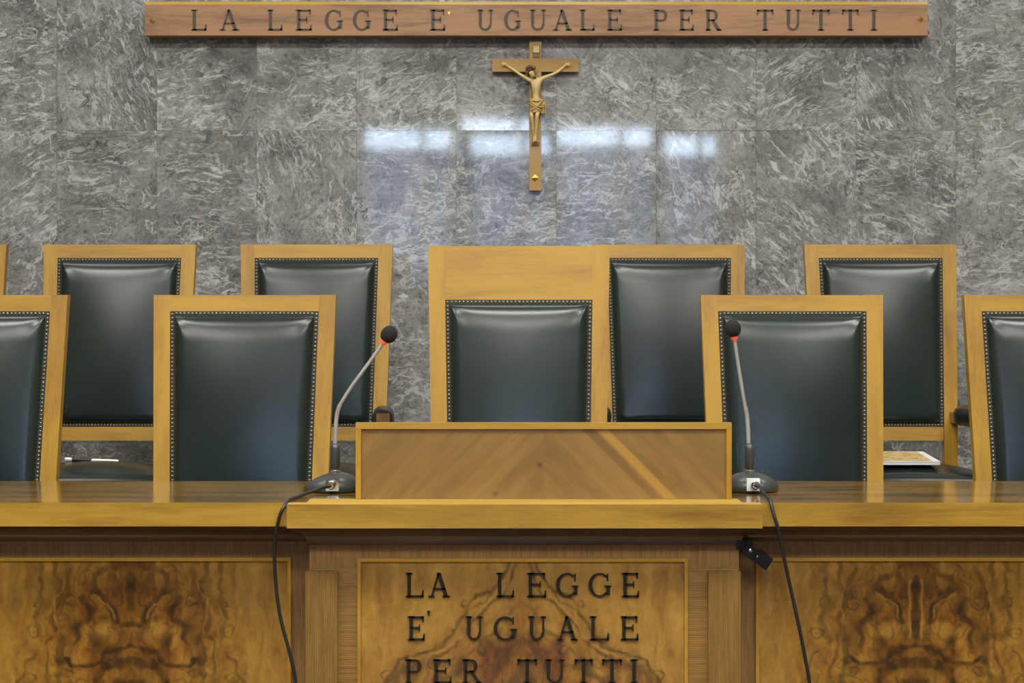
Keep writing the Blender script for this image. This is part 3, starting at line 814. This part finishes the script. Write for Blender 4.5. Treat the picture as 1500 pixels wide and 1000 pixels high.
def bench_centre():
    root = thing('bench_centre_block', 'projecting centre block of the judge bench with dark motto letters on burl veneer', 'judge bench', (.03, 4.7, -.35))
    off = Vector(root.location)
    def loc(o): o.location = Vector(o.location) - off; return o
    yf = 4.64; yt = 4.55
    bm = bmesh.new(); box(bm, XL, XR, yt, 4.5995, ZT - TH + .001, ZT + .0006)
    o = loc(link('worktop_nosing', bm, [nose_w, edge_w], root, bevel=.006))
    for p in o.data.polygons:
        if p.normal.y < -.8 or abs(p.normal.x) > .5: p.material_index = 1
    # worktop strip over the block behind the nosing
    bm = bmesh.new(); box(bm, BL + .0005, BR - .0005, 4.60, 4.70, ZT - TH, ZT)
    loc(link('worktop_nosing', bm, nose_w, root))
    bm = bmesh.new(); box(bm, BL + .0005, BR - .0005, 4.7005, 5.19, ZT - TH, ZT)
    loc(link('worktop', bm, top_w, root, bevel=.0005))
    pr = mould_profile(); bm = bmesh.new(); rings = []
    for d, z in pr:
        d = d * (.058 / .090)
        rings.append([bm.verts.new(p) for p in ((BL + .003 - d * .62, 4.7195, z), (BL + .003 - d * .62, yf - d, z), (BR - .003 + d * .62, yf - d, z), (BR - .003 + d * .62, 4.7195, z))])
    for a, b in zip(rings, rings[1:]):
        for k in range(4): bm.faces.new((a[k], a[(k + 1) % 4], b[(k + 1) % 4], b[k]))
    bm.faces.new(rings[0]); bm.faces.new(rings[-1])
    loc(link('moulding', bm, dark_w, root))
    zb = ZT - TH - .0506
    zf = E - (831 - 458) * yf / F
    bm = bmesh.new(); box(bm, BL + .004, BR - .004, yf, 4.7195, zf, zb); loc(link('frieze', bm, rib_x, root))
    bm = bmesh.new(); box(bm, BL + .004, BR - .004, yf, 4.7195, -.349, zf - .0002); loc(link('front_board', bm, rib_z, root))
    for xa in (-.514, .4887):
        bm = bmesh.new(); zp = E - (837 - 458) * 4.615 / F
        box(bm, xa, xa + .080, 4.615, 4.6395, -.30, zp); loc(link('pilaster', bm, rib_p, root, bevel=.004))
    bm = bmesh.new(); box(bm, BL - .006, BR + .006, 4.606, 4.6395, -.349, -.3005); loc(link('plinth', bm, dark_w, root, bevel=.003))
    cx = .0264; half = .412; zt = E - (817 - 458) * yf / F
    t = panel_trim(root, cx, half, zt, -.22, yf - .0005); loc(t)
    pn = figured_panel('burl_panel', root, half - .0088, zt + .22 - .0176, MID, yf / F, Vector((cx, yf - .0045, zt - .0088)) - off)
    rows = [(838.5, 874, [('L', 594.5, 620.7), ('A', 628, 659), ('L', 727, 753), ('E', 772, 800), ('G', 814.4, 846), ('G', 862, 893.6), ('E', 910.6, 936)]),
            (902, 937, [('E', 597.5, 622.4), ("'", 625.5, 630.5), ('U', 682, 707.5), ('G', 723, 755.6), ('U', 773.6, 800), ('A', 816, 846), ('L', 863.7, 892), ('E', 909, 935)]),
            (965, 1000, [('P', 593.5, 618), ('E', 634, 661.5), ('R', 677, 705), ('T', 758, 786.5), ('U', 798.4, 827), ('T', 841.6, 868), ('T', 882, 911), ('I', 922.5, 935)])]
    yl = yf - .0046; s = yl / F
    for y0, y1, ls in rows:
        for ch, a, b in ls:
            if ch == "'": ya, yb_ = y0 - 8, y0 - 1
            else: ya, yb_ = y0, y1
            cx_ = (a + b) / 2
            w = (b - a) * s; h = (yb_ - ya) * s
            bm = letter_bm(ch, -w / 2, w / 2, 0, h, .005, .95)
            o = link('letter', bm, letter_m, pn)
            o.location = Vector(((cx_ - 750) * s, yl, E + (458 - yb_) * s)) - off - Vector(pn.location)
    return root
bench_centre()

# lectern board on the worktop
def lectern():
    y = 4.685; s = y / F; x0 = (521 - 750) * s; x1 = (1072 - 750) * s; zt = E - (619 - 458) * s
    zb = ZT + .0007
    root = thing('desk_lectern', 'low wide wooden lectern with diagonal veneer front standing on the bench top', 'lectern', ((x0 + x1) / 2, y, zb))
    w = (x1 - x0) / 2; h = zt - zb
    fw = .0135
    bm = bmesh.new()
    box(bm, -w, w, 0, .026, h - .016, h)
    link('frame_rail', bm, frame_w, root, bevel=.002)
    for sd in (-1, 1):
        bm = bmesh.new(); a = sd * w; b = sd * (w - .0135); box(bm, min(a, b), max(a, b), 0, .026, 0, h - .0163); link('frame_stile', bm, wood_v, root, bevel=.002)
    bm = bmesh.new(); box(bm, -w + .0137, w - .0137, .006, .022, 0, h - .0163)
    o = link('front_panel', bm, chev_m, root)
    for sd in (-1, 1):      # cheeks carrying the sloping reading board behind
        bm = bmesh.new(); a = sd * (w - .03); b = sd * (w - .048)
        hexa(bm, [(min(a, b), .0265, 0), (max(a, b), .0265, 0), (max(a, b), .36, 0), (min(a, b), .36, 0), (min(a, b), .0265, h - .03), (max(a, b), .0265, h - .03), (max(a, b), .36, .05), (min(a, b), .36, .05)])
        link('side_cheek', bm, wood_v, root)
    bm = bmesh.new(); hexa(bm, [(-w + .02, .0265, h - .029), (w - .02, .0265, h - .029), (w - .02, .38, .045), (-w + .02, .38, .045),
                                (-w + .02, .0265, h - .012), (w - .02, .0265, h - .012), (w - .02, .38, .062), (-w + .02, .38, .062)])
    link('reading_board', bm, top_w, root)
lectern()

# ------------------------------------------------------------------ sign
def sign():
    y = 7.08; s = y / F; x0 = (212.5 - 750) * s; x1 = (1359 - 750) * s; z1 = E + 456 * s; z0 = E + 406 * s
    root = thing('motto_board', 'long walnut board with dark capital letters high on the marble wall', 'sign', ((x0 + x1) / 2, YW - .01, z0))
    off = Vector(root.location)
    bm = bmesh.new(); c = .012
    pr = [(y, z0), (y, z1 - c), (y + c * .6, z1), (YW - .005, z1), (YW - .005, z0)]
    a = [bm.verts.new((x0, *p)) for p in pr]; b = [bm.verts.new((x1, *p)) for p in pr]
    bm.faces.new(a); bm.faces.new(b[::-1])
    fs = [bm.faces.new((a[i], b[i], b[(i + 1) % 5], a[(i + 1) % 5])) for i in range(5)]
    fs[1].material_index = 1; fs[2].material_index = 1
    o = link('board', bm, [sign_w, sign_y], root); o.location = -off
    T = [('L', 280.4, 302.5), ('A', 322, 350), ('L', 392, 413.7), ('E', 433.4, 456.5), ('G', 476, 501), ('G', 517, 542), ('E', 560.5, 582.6), ('E', 630, 652), ("'", 656, 660),
         ('U', 699.5, 722.6), ('G', 738.6, 761.7), ('U', 776, 800), ('A', 810, 837.5), ('L', 849.4, 871), ('E', 889, 911), ('P', 957, 978), ('E', 994.6, 1016), ('R', 1033, 1056),
         ('T', 1108.8, 1132.6), ('U', 1150.6, 1172.7), ('T', 1190, 1215), ('T', 1233.5, 1257.6), ('I', 1275, 1285)]
    for ch, p, q in T:
        ya, yb_ = (17, 22) if ch == "'" else (14.3, 44.5)
        w = (q - p) * s; h = (yb_ - ya) * s
        bm = letter_bm(ch, -w / 2, w / 2, 0, h, .0025, .95)
        l = link('letter', bm, letter_s if ch != "'" else brass, o); l.location = Vector((((p + q) / 2 - 750) * s, y - .0002, E + (458 - yb_) * s))
    for px, py in ((223.5, 30), (1348, 28)):
        bm = bmesh.new(); lathe(bm, [(.012, 0), (.012, .002), (.0, .012)], Matrix.Translation(P(px, py, y - .0002)) @ Matrix.Rotation(PI / 2, 4, 'X'), 4)
        l = link('stud', bm, brass, root); l.location = -off; l['label'] = 'brass pyramid stud'
sign()

# ------------------------------------------------------------------ crucifix
def crucifix():
    yc = YW - .03; s = yc / F
    root = thing('crucifix', 'small wooden crucifix with a pale carved figure under the motto board', 'crucifix', P(784, 279, YW - .014))
    off = Vector(root.location)
    def loc(o): o.location = -off; return o
    A = P(775.5, 279, yc); B = P(793, 60.5, yc); Cc = P(721, 105, yc); D = P(848, 86, yc)
    bm = bmesh.new(); box(bm, A.x, B.x, yc, YW - .005, A.z, B.z); loc(link('upright_beam', bm, cross_w, root, bevel=.001))
    cross_h = wood('cross_wood_level', srgb(190, 146, 58), srgb(152, 110, 38), 'x', .4, .2, .6)
    bm = bmesh.new(); box(bm, Cc.x, D.x, yc - .001, YW - .006, Cc.z, D.z); loc(link('cross_beam', bm, cross_h, root, bevel=.001))
    # body, one skinned surface rooted at the pelvis
    yb_ = yc - .022
    J = {}; vs = []; es = []; rad = []
    def add(n, px, py, dy, r, par=None, r2=None):
        J[n] = len(vs); p = P(px, py, yb_); vs.append((p.x, p.y + dy, p.z)); rad.append((r, r2 or r))
        if par: es.append((J[par], J[n]))
    add('pelvis', 785, 150, 0, .0155)
    add('waist', 785, 138, 0, .0125, 'pelvis', .011); add('ribs', 785, 130, -.004, .0165, 'waist', .014); add('chest', 785, 121, -.003, .0175, 'ribs', .014)
    add('neck', 782, 114, -.006, .0075, 'chest'); add('jaw', 779.5, 110, -.012, .0085, 'neck', .010); add('head', 777, 104, -.013, .0125, 'jaw', .0135)
    add('sh_l', 775, 117, 0, .0085, 'chest'); add('el_l', 759, 107, .004, .0058, 'sh_l'); add('fo_l', 753, 102.5, .004, .0060, 'el_l'); add('wr_l', 744, 96.5, .008, .0038, 'fo_l'); add('pa_l', 740.5, 94, .008, .0050, 'wr_l', .0035)
    add('sh_r', 795, 114.5, 0, .0085, 'chest'); add('el_r', 810, 108.5, .004, .0058, 'sh_r'); add('fo_r', 817, 105, .004, .0060, 'el_r'); add('wr_r', 826, 97.5, .008, .0038, 'fo_r'); add('pa_r', 829.5, 94.5, .008, .0050, 'wr_r', .0035)
    for sd, px, py in ((-1, 740.5, 94), (1, 829.5, 94.5)):
        nm = 'pa_l' if sd < 0 else 'pa_r'
        for k, (ax, ay) in enumerate([(5.2, -4.0), (6.4, -2.2), (6.4, -.2), (5.4, 1.6)]):
            add('f%d%d' % (sd, k), px + sd * ax, py + ay, .002, .0016, nm); 
        add('t%d' % sd, px - sd * .2, py - 5, .0, .0018, nm)
    add('hip_l', 781, 155, 0, .0115, 'pelvis'); add('th_l', 779, 164, -.008, .0100, 'hip_l'); add('kn_l', 778.5, 171, -.016, .0080, 'th_l'); add('ca_l', 780, 181, -.006, .0072, 'kn_l'); add('an_l', 782.5, 199, .004, .0045, 'ca_l'); add('ft_l', 782, 209, -.006, .0048, 'an_l', .004)
    add('hip_r', 789, 155, 0, .0115, 'pelvis'); add('th_r', 788, 163, -.012, .0100, 'hip_r'); add('kn_r', 786.5, 170, -.022, .0082, 'th_r'); add('ca_r', 786, 180, -.014, .0074, 'kn_r'); add('an_r', 784.5, 199, -.006, .0045, 'ca_r'); add('ft_r', 784.5, 208, -.016, .0048, 'an_r', .004)
    me = bpy.data.meshes.new('figure'); me.from_pydata([Vector(v) - off for v in vs], es, []); me.update()
    o = bpy.data.objects.new('figure', me); C.objects.link(o); o.parent = root; me.materials.append(corpus)
    sk = o.modifiers.new('skin', 'SKIN'); 
    for i, sv in enumerate(me.skin_vertices[0].data): sv.radius = rad[i]; sv.use_root = (i == 0)
    sk.use_smooth_shade = True
    sb = o.modifiers.new('sub', 'SUBSURF'); sb.levels = 2; sb.render_levels = 2
    o['label'] = 'pale carved figure of a man with outstretched arms, head sunk to one side'
    # hair with thorn crown, beard
    bm = bmesh.new()
    for (px, py, dy, r) in ((776, 101, -.010, .0155), (772.5, 106, -.008, .009), (781.5, 100, -.012, .009), (771.5, 110.5, -.004, .0065), (783.5, 108, -.006, .006)):
        ret = bmesh.ops.create_icosphere(bm, subdivisions=3, radius=r)
        c = P(px, py, yb_) + Vector((0, dy + .004, 0))
        for v in ret['verts']:
            q = v.co * (1 + .14 * noise.noise(v.co * 260)); v.co = c + Vector((q.x, q.y, q.z))
    pts = [P(776.5, 102, yb_) + Vector((.0150 * math.cos(a), -.012 + .014 * math.sin(a), .002 + .003 * math.sin(3 * a) - .004 * math.sin(a))) for a in [k * PI / 12 for k in range(25)]]
    tube(bm, pts, .0028, 6)
    for k in range(0, 24, 2):
        d = (pts[k] - (P(776.5, 102, yb_) + Vector((0, -.012, 0)))).normalized(); tube(bm, [pts[k], pts[k] + d * .005 + Vector((0, 0, .003))], [.0014, .0003], 5)
    for k in range(5): tube(bm, [P(781 + k * 1.0, 112, yb_) + Vector((0, -.020, 0)), P(780.5 + k * 1.1, 116, yb_) + Vector((0, -.016, 0))], [.0028, .0012], 6)
    h = loc(link('hair', bm, hair_m, root, smooth=True)); h['label'] = 'darker carved hair, beard and crown'
    # nose and brow ridge are part of the head mesh of the carving
    # loincloth: wrapped folds and a knot at the hip
    bm = bmesh.new(); rings = []; n = 28
    for (py, rx, ry, cx) in ((144, .0165, .0140, 785), (147, .0215, .0190, 785.3), (151, .0235, .0210, 785.5), (156, .0240, .0225, 785.5), (161, .0225, .0225, 785.2), (165, .0205, .0225, 785)):
        ring = []
        for k in range(n):
            a = 2 * PI * k / n; f = 1 + .07 * math.sin(5 * a + py * .5) + .03 * math.sin(11 * a - py)
            p = P(cx, py + 1.5 * math.cos(a) + (2.0 * math.sin(2 * a)), yb_); ring.append(bm.verts.new((p.x + rx * f * math.cos(a), p.y - .004 + ry * f * math.sin(a), p.z)))
        rings.append(ring)
    for a, b in zip(rings, rings[1:]):
        for k in range(n): bm.faces.new((a[k], a[(k + 1) % n], b[(k + 1) % n], b[k]))
    for fold in ([(776, 146), (781, 153), (788, 157), (795, 158)], [(794, 148), (789, 154), (782, 160), (777, 162)], [(776, 152), (782, 157), (790, 162)], [(777, 147), (786, 149), (795, 147)]):
        tube(bm, smooth_path([P(x, y, yb_) + Vector((0, -.028 + .012 * (abs(x - 785.5) / 10) ** 2, 0)) for x, y in fold], 4), .0034, 7)
    for dx, r in ((0, .0042), (3, .0035), (-2, .003)):
        tube(bm, smooth_path([P(795 + dx * .5, 149, yb_) + Vector((0, -.012, 0)), P(796.5 + dx, 157, yb_) + Vector((0, -.014, 0)), P(795 + dx, 167, yb_) + Vector((0, -.010, 0))], 4), [r * (.8 + .3 * math.sin(k)) for k in range(9)], 7)
    c = loc(link('loincloth', bm, cloth_m, root, smooth=True)); c['label'] = 'carved loincloth knotted at one hip'
    # title plate and foot stud
    bm = bmesh.new(); a = P(780.2, 84, yc); b = P(791, 65.5, yc); box(bm, a.x, b.x, yc - .004, yc - .0003, a.z, b.z)
    t = loc(link('title_plate', bm, hair_m, root, bevel=.001))
    bm = bmesh.new(); a = P(781, 77, yc); b = P(790, 67.5, yc); box(bm, a.x, b.x, yc - .007, yc - .0042, a.z, b.z)
    tube(bm, [(a.x, yc - .006, b.z), (b.x, yc - .006, b.z)], .0022, 8); tube(bm, [(a.x + .001, yc - .006, a.z), (b.x - .001, yc - .006, a.z)], .0020, 8)
    sc = loc(link('scroll', bm, corpus, t)); sc.location = (0, 0, 0); 
    bm = bmesh.new(); lathe(bm, [(.014, 0), (.014, .002), (.0, .010)], Matrix.Translation(P(784, 260.5, yc - .0002)) @ Matrix.Rotation(PI / 2, 4, 'X'), 4)
    st = loc(link('stud', bm, brass, root)); st['label'] = 'brass pyramid stud'
    bm = bmesh.new(); box(bm, P(779, 0, yc).x, P(789.5, 0, yc).x, yc - .010, yc - .0003, P(0, 213, yc).z, P(0, 208, yc).z)
    loc(link('foot_rest', bm, hair_m, root, bevel=.001))
crucifix()

# ------------------------------------------------------------------ microphones
def mic(px, path, head, label, left):
    y = 4.90; base = Vector(((px - 750) / F * y, y, ZT + .0002))
    root = thing('desk_microphone', label, 'microphone', base, 'gooseneck microphones on the bench')
    bm = bmesh.new()
    prof = [(.060, 0), (.071, .002), (.074, .008), (.073, .016), (.066, .027), (.052, .038), (.034, .046), (.018, .050), (.0, .051)]
    lathe(bm, prof, None, 40, 1.0, 1.0)
    if left:   # the low wedge end of the base points to the cable side
        for v in bm.verts:
            if v.co.x < 0:
                v.co.x *= 1.12; v.co.z *= (1 - .28 * min(1, -v.co.x / .08))
    else:
        for v in bm.verts:
            if v.co.x > 0: v.co.x *= 1.04
    link('microphone_base', bm, mic_body, root, smooth=True, autos=.9)
    bm = bmesh.new(); lathe(bm, [(.0135, 0), (.0135, .004), (.0105, .006), (.0105, .010), (.0, .010)], Matrix.Translation((0, 0, .049)), 20)
    link('collar', bm, chrome, root, smooth=True, autos=.6)
    top = E - (650 - 458) * y / F - base.z
    bm = bmesh.new(); lathe(bm, [(.0105, .058), (.0125, .062), (.0128, top - .012), (.0110, top - .004), (.007, top)], None, 20)
    link('stem_socket', bm, mic_body, root, smooth=True, autos=.6)
    pts = [P(a, b, y) - base for a, b in path]
    pts = [Vector((p.x, (-.0 if i < 3 else -.006 * (i - 2)) * .5, p.z)) for i, p in enumerate(pts)]
    sp = smooth_path(pts, 7)
    nn = len(sp); bm = bmesh.new(); tube(bm, sp, [.0056 if i < nn * .48 else .0047 for i in range(nn)], 12)
    g = link('gooseneck', bm, mic_stem, root, smooth=True)
    hd = P(*head, y) - base; hd.y = pts[-1].y
    d = (hd - pts[-1]).normalized()
    q = d.to_track_quat('Z', 'Y').to_matrix().to_4x4()
    bm = bmesh.new(); lathe(bm, [(.0045, -.012), (.0085, -.006), (.0100, .004), (.0100, .008), (.0, .008)], Matrix.Translation(pts[-1]) @ q, 20)
    r = link('light_ring', bm, ring_m, root, smooth=True, autos=.6); r['label'] = 'red light ring'
    bm = bmesh.new(); ret = bmesh.ops.create_icosphere(bm, subdivisions=4, radius=.0215)
    for v in ret['verts']:
        co = v.co * (1 + .03 * noise.noise(v.co * 300)); co.z *= 1.12; v.co = (q @ co) + hd
    w = link('foam_windscreen', bm, foam, root, smooth=True); w['label'] = 'black foam windscreen'
    # connector plate, plug
    bm = bmesh.new(); box(bm, -.017, .017, -.0765, -.058, .007, .039)
    k = link('socket_plate', bm, white_m if not left else chrome, root, bevel=.002)
    bm = bmesh.new(); lathe(bm, [(.0105, 0), (.0115, .004), (.0115, .014), (.0085, .018), (.0075, .030), (.0, .030)], Matrix.Translation((.004 if not left else -.002, -.0768, .023)) @ Matrix.Rotation(PI / 2, 4, 'X'), 20)
    pl = link('plug', bm, chrome, root, smooth=True, autos=.6); pl['label'] = 'chrome cable plug'
    return root, base + Vector((.004 if not left else -.002, -.108, .023))
m1, p1 = mic(491, [(491, 650), (491.5, 632), (493, 611), (496.5, 597), (503.5, 584), (518, 562), (541, 531), (564, 499)], (570.5, 489.5), 'gooseneck microphone leaning right, at the left end of the lectern', True)
m2, p2 = mic(1098, [(1096.5, 650), (1096, 632), (1094.5, 611), (1092.5, 600), (1090, 589), (1086, 566), (1080, 530), (1074.5, 493)], (1072.5, 481), 'upright gooseneck microphone at the right end of the lectern', False)

def cable(name, label, pts, r=.0046):
    sp = smooth_path(pts, 8); o0 = Vector(sp[0])
    bm = bmesh.new(); tube(bm, [p - o0 for p in sp], r, 10)
    o = link(name, bm, black_rub, smooth=True, loc=o0); tag(o, label, 'cable'); return o
zc = ZT + .0055
def on(px, y, z=zc): return Vector(((px - 750) / F * y, y, z))
cable('microphone_cable', 'black cable running left from the left microphone and hanging down the bench front',
      [p1, p1 + Vector((-.016, -.010, -.002)), on(466, 4.765, ZT + .017), on(449, 4.735, ZT + .010), on(435, 4.68), on(425, 4.62, ZT + .0055), P(416, 742, 4.585), P(408, 762, 4.583), P(402, 800, 4.60), P(404, 855, 4.612), P(411, 905, 4.615), P(424, 955, 4.615), P(433, 1000, 4.62), P(434, 1060, 4.63), P(432, 1180, 4.64)])
cable('microphone_cable', 'black cable hanging from the right microphone down across the right burl panel',
      [p2, p2 + Vector((.008, -.008, -.001)), on(1117, 4.72, ZT + .016), on(1124, 4.65, ZT + .009), on(1128, 4.60, ZT + .0055), P(1133, 752, 4.583), P(1140, 775, 4.582), P(1148, 815, 4.60), P(1160, 870, 4.612), P(1173, 930, 4.615), P(1186, 1000, 4.62), P(1198, 1080, 4.63), P(1206, 1180, 4.64)])

def clip():
    c = P(1105, 812, 4.64)
    root = thing('black_socket', 'black plug socket hanging under the ledge, right of the centre block', 'connector', c)
    rot = Matrix.Rotation(math.radians(33), 4, 'Y')
    bm = bmesh.new(); obox(bm, rot, .033, .015, .0150); link('socket_body', bm, black_pl, root, bevel=.003)
    bm = bmesh.new(); obox(bm, rot @ Matrix.Translation((.034, 0, 0)), .0095, .0155, .0165); link('socket_mouth', bm, black_pl, root, bevel=.002)
    bm = bmesh.new(); obox(bm, rot @ Matrix.Translation((.014, 0, .017)), .010, .006, .0035); link('latch', bm, black_pl, root, bevel=.001)
    bm = bmesh.new(); tube(bm, smooth_path([(-.024, .0, .012), (-.034, .008, .022), (-.030, .03, .034), (-.022, .06, .040)], 5), .0075, 10)
    link('strain_relief', bm, black_pl, root, smooth=True)
    bm = bmesh.new(); obox(bm, Matrix.Translation((-.026, .024, .026)), .020, .034, .011); link('bracket', bm, black_pl, root, bevel=.001)
    for dx, dz, r in ((-.016, .004, .0045), (.006, .001, .0024)):
        bm = bmesh.new(); lathe(bm, [(r, 0), (r, .0012), (0, .002)], rot @ Matrix.Translation((dx, -.0142, dz)) @ Matrix.Rotation(PI / 2, 4, 'X'), 12)
        s = link('screw', bm, chrome, root); s['label'] = 'bright screw head'
clip()

# ------------------------------------------------------------------ pen and magazine on the rear seats
def pen():
    y = 6.27; a = P(95, 666.5, y); b = P(173, 670, y); z = .712
    root = thing('pen', 'black and white pen on the rear row seat at the left', 'pen', ((a.x + b.x) / 2, y, z)); L = (b.x - a.x) / 2
    Mx = Matrix.Rotation(PI / 2, 4, 'Y') 
    bm = bmesh.new(); lathe(bm, [(.0045, -.01 * 0), (.0062, .004), (.0062, L * .95), (.005, L)], Mx, 16); link('barrel', bm, white_m, root, smooth=True, autos=.7)
    bm = bmesh.new(); lathe(bm, [(.0070, -L * .72), (.0074, -L * .68), (.0074, -.0005), (.0055, .0)], Mx, 16); o = link('cap', bm, black_rub, root, smooth=True, autos=.7); o['label'] = 'black cap'
    bm = bmesh.new(); lathe(bm, [(.0, -L), (.006, -L * .98), (.0072, -L * .9), (.0066, -L * .725)], Mx, 16); o = link('end_knob', bm, white_m, root, smooth=True, autos=.7)
    root.rotation_euler = (0, .045, .06)
pen()

def mag_mat():
    m = NT('magazine_cover_print'); v = m.obj(False)
    n = m.noise(m.mapping(v, (18, 18, 1)), 1.4, 3, .5, .8)
    col = m.ramp(n, [(.30, srgb(150, 120, 70)), (.44, srgb(206, 170, 98)), (.52, srgb(232, 212, 150)), (.6, srgb(190, 186, 150)), (.72, srgb(226, 190, 104))])
    d = m.math('ABSOLUTE', m.math('SUBTRACT', m.noise(v, 16, 2), .5))
    col = m.mix(m.ramp(d, [(0, .8), (.02, 0)]), col, srgb(120, 90, 50))
    m.set(col=col, rough=.3, coat=.3); return m.m
def magazine():
    w, d, h = .21, .28, .011
    c = Vector((1.298, 6.215, .724))
    root = thing('magazine', 'magazine with a yellow picture cover on the rear row seat at the right', 'magazine', c)
    root.rotation_euler = (math.radians(2.4), 0, math.radians(-1))
    bm = bmesh.new(); box(bm, -w / 2, w / 2, -d / 2, d / 2, -h / 2, h / 2 - .0006); link('pages', bm, paper_m, root, bevel=.001)
    bm = bmesh.new(); box(bm, -w / 2 - .001, w / 2 + .001, -d / 2 - .001, d / 2 + .001, h / 2 - .0005, h / 2 + .0003); link('cover', bm, paper_m, root)
    bm = bmesh.new(); box(bm, -w / 2 + .004, w / 2 - .022, -d / 2 + .008, d / 2 - .012, h / 2 + .0004, h / 2 + .0006); o = link('cover_picture', bm, mag_mat(), root); o['label'] = 'yellow and beige printed picture'
magazine()

# ------------------------------------------------------------------ light and camera
def area(x, y, z, sx, sy, power, col=(1, .965, .90), rot=(0, 0, 0)):
    l = bpy.data.lights.new('ceiling_lamp', 'AREA'); l.shape = 'RECTANGLE'; l.size = sx; l.size_y = sy; l.energy = power; l.color = col
    o = bpy.data.objects.new('ceiling_lamp', l); o.location = (x, y, z); o.rotation_euler = rot; C.objects.link(o); return o
for x in (-2.6, 0, 2.6):
    for y, p in ((5.9, 36), (2.8, 150), (-.6, 180)):
        area(x, y, 4.57, 1.5, .9, p)
w = bpy.data.worlds.new('World'); bpy.context.scene.world = w; w.use_nodes = True
w.node_tree.nodes['Background'].inputs[0].default_value = (.6, .75, 1, 1); w.node_tree.nodes['Background'].inputs[1].default_value = .5

cam = bpy.data.cameras.new('Camera'); co = bpy.data.objects.new('Camera', cam); C.objects.link(co)
cam.lens = F / 1500 * 36; cam.sensor_width = 36; cam.shift_y = -42 / 1500
co.location = (0, 0, E); co.rotation_euler = (PI / 2, 0, 0)
sc = bpy.context.scene; sc.camera = co
sc.view_settings.view_transform = 'Standard'; sc.view_settings.look = 'None'; sc.view_settings.gamma = 1; sc.view_settings.exposure = -0.22
try: sc.view_settings.use_curve_mapping = False
except Exception: pass
sc.cycles.use_denoising = True
sc.cycles.max_bounces = 8
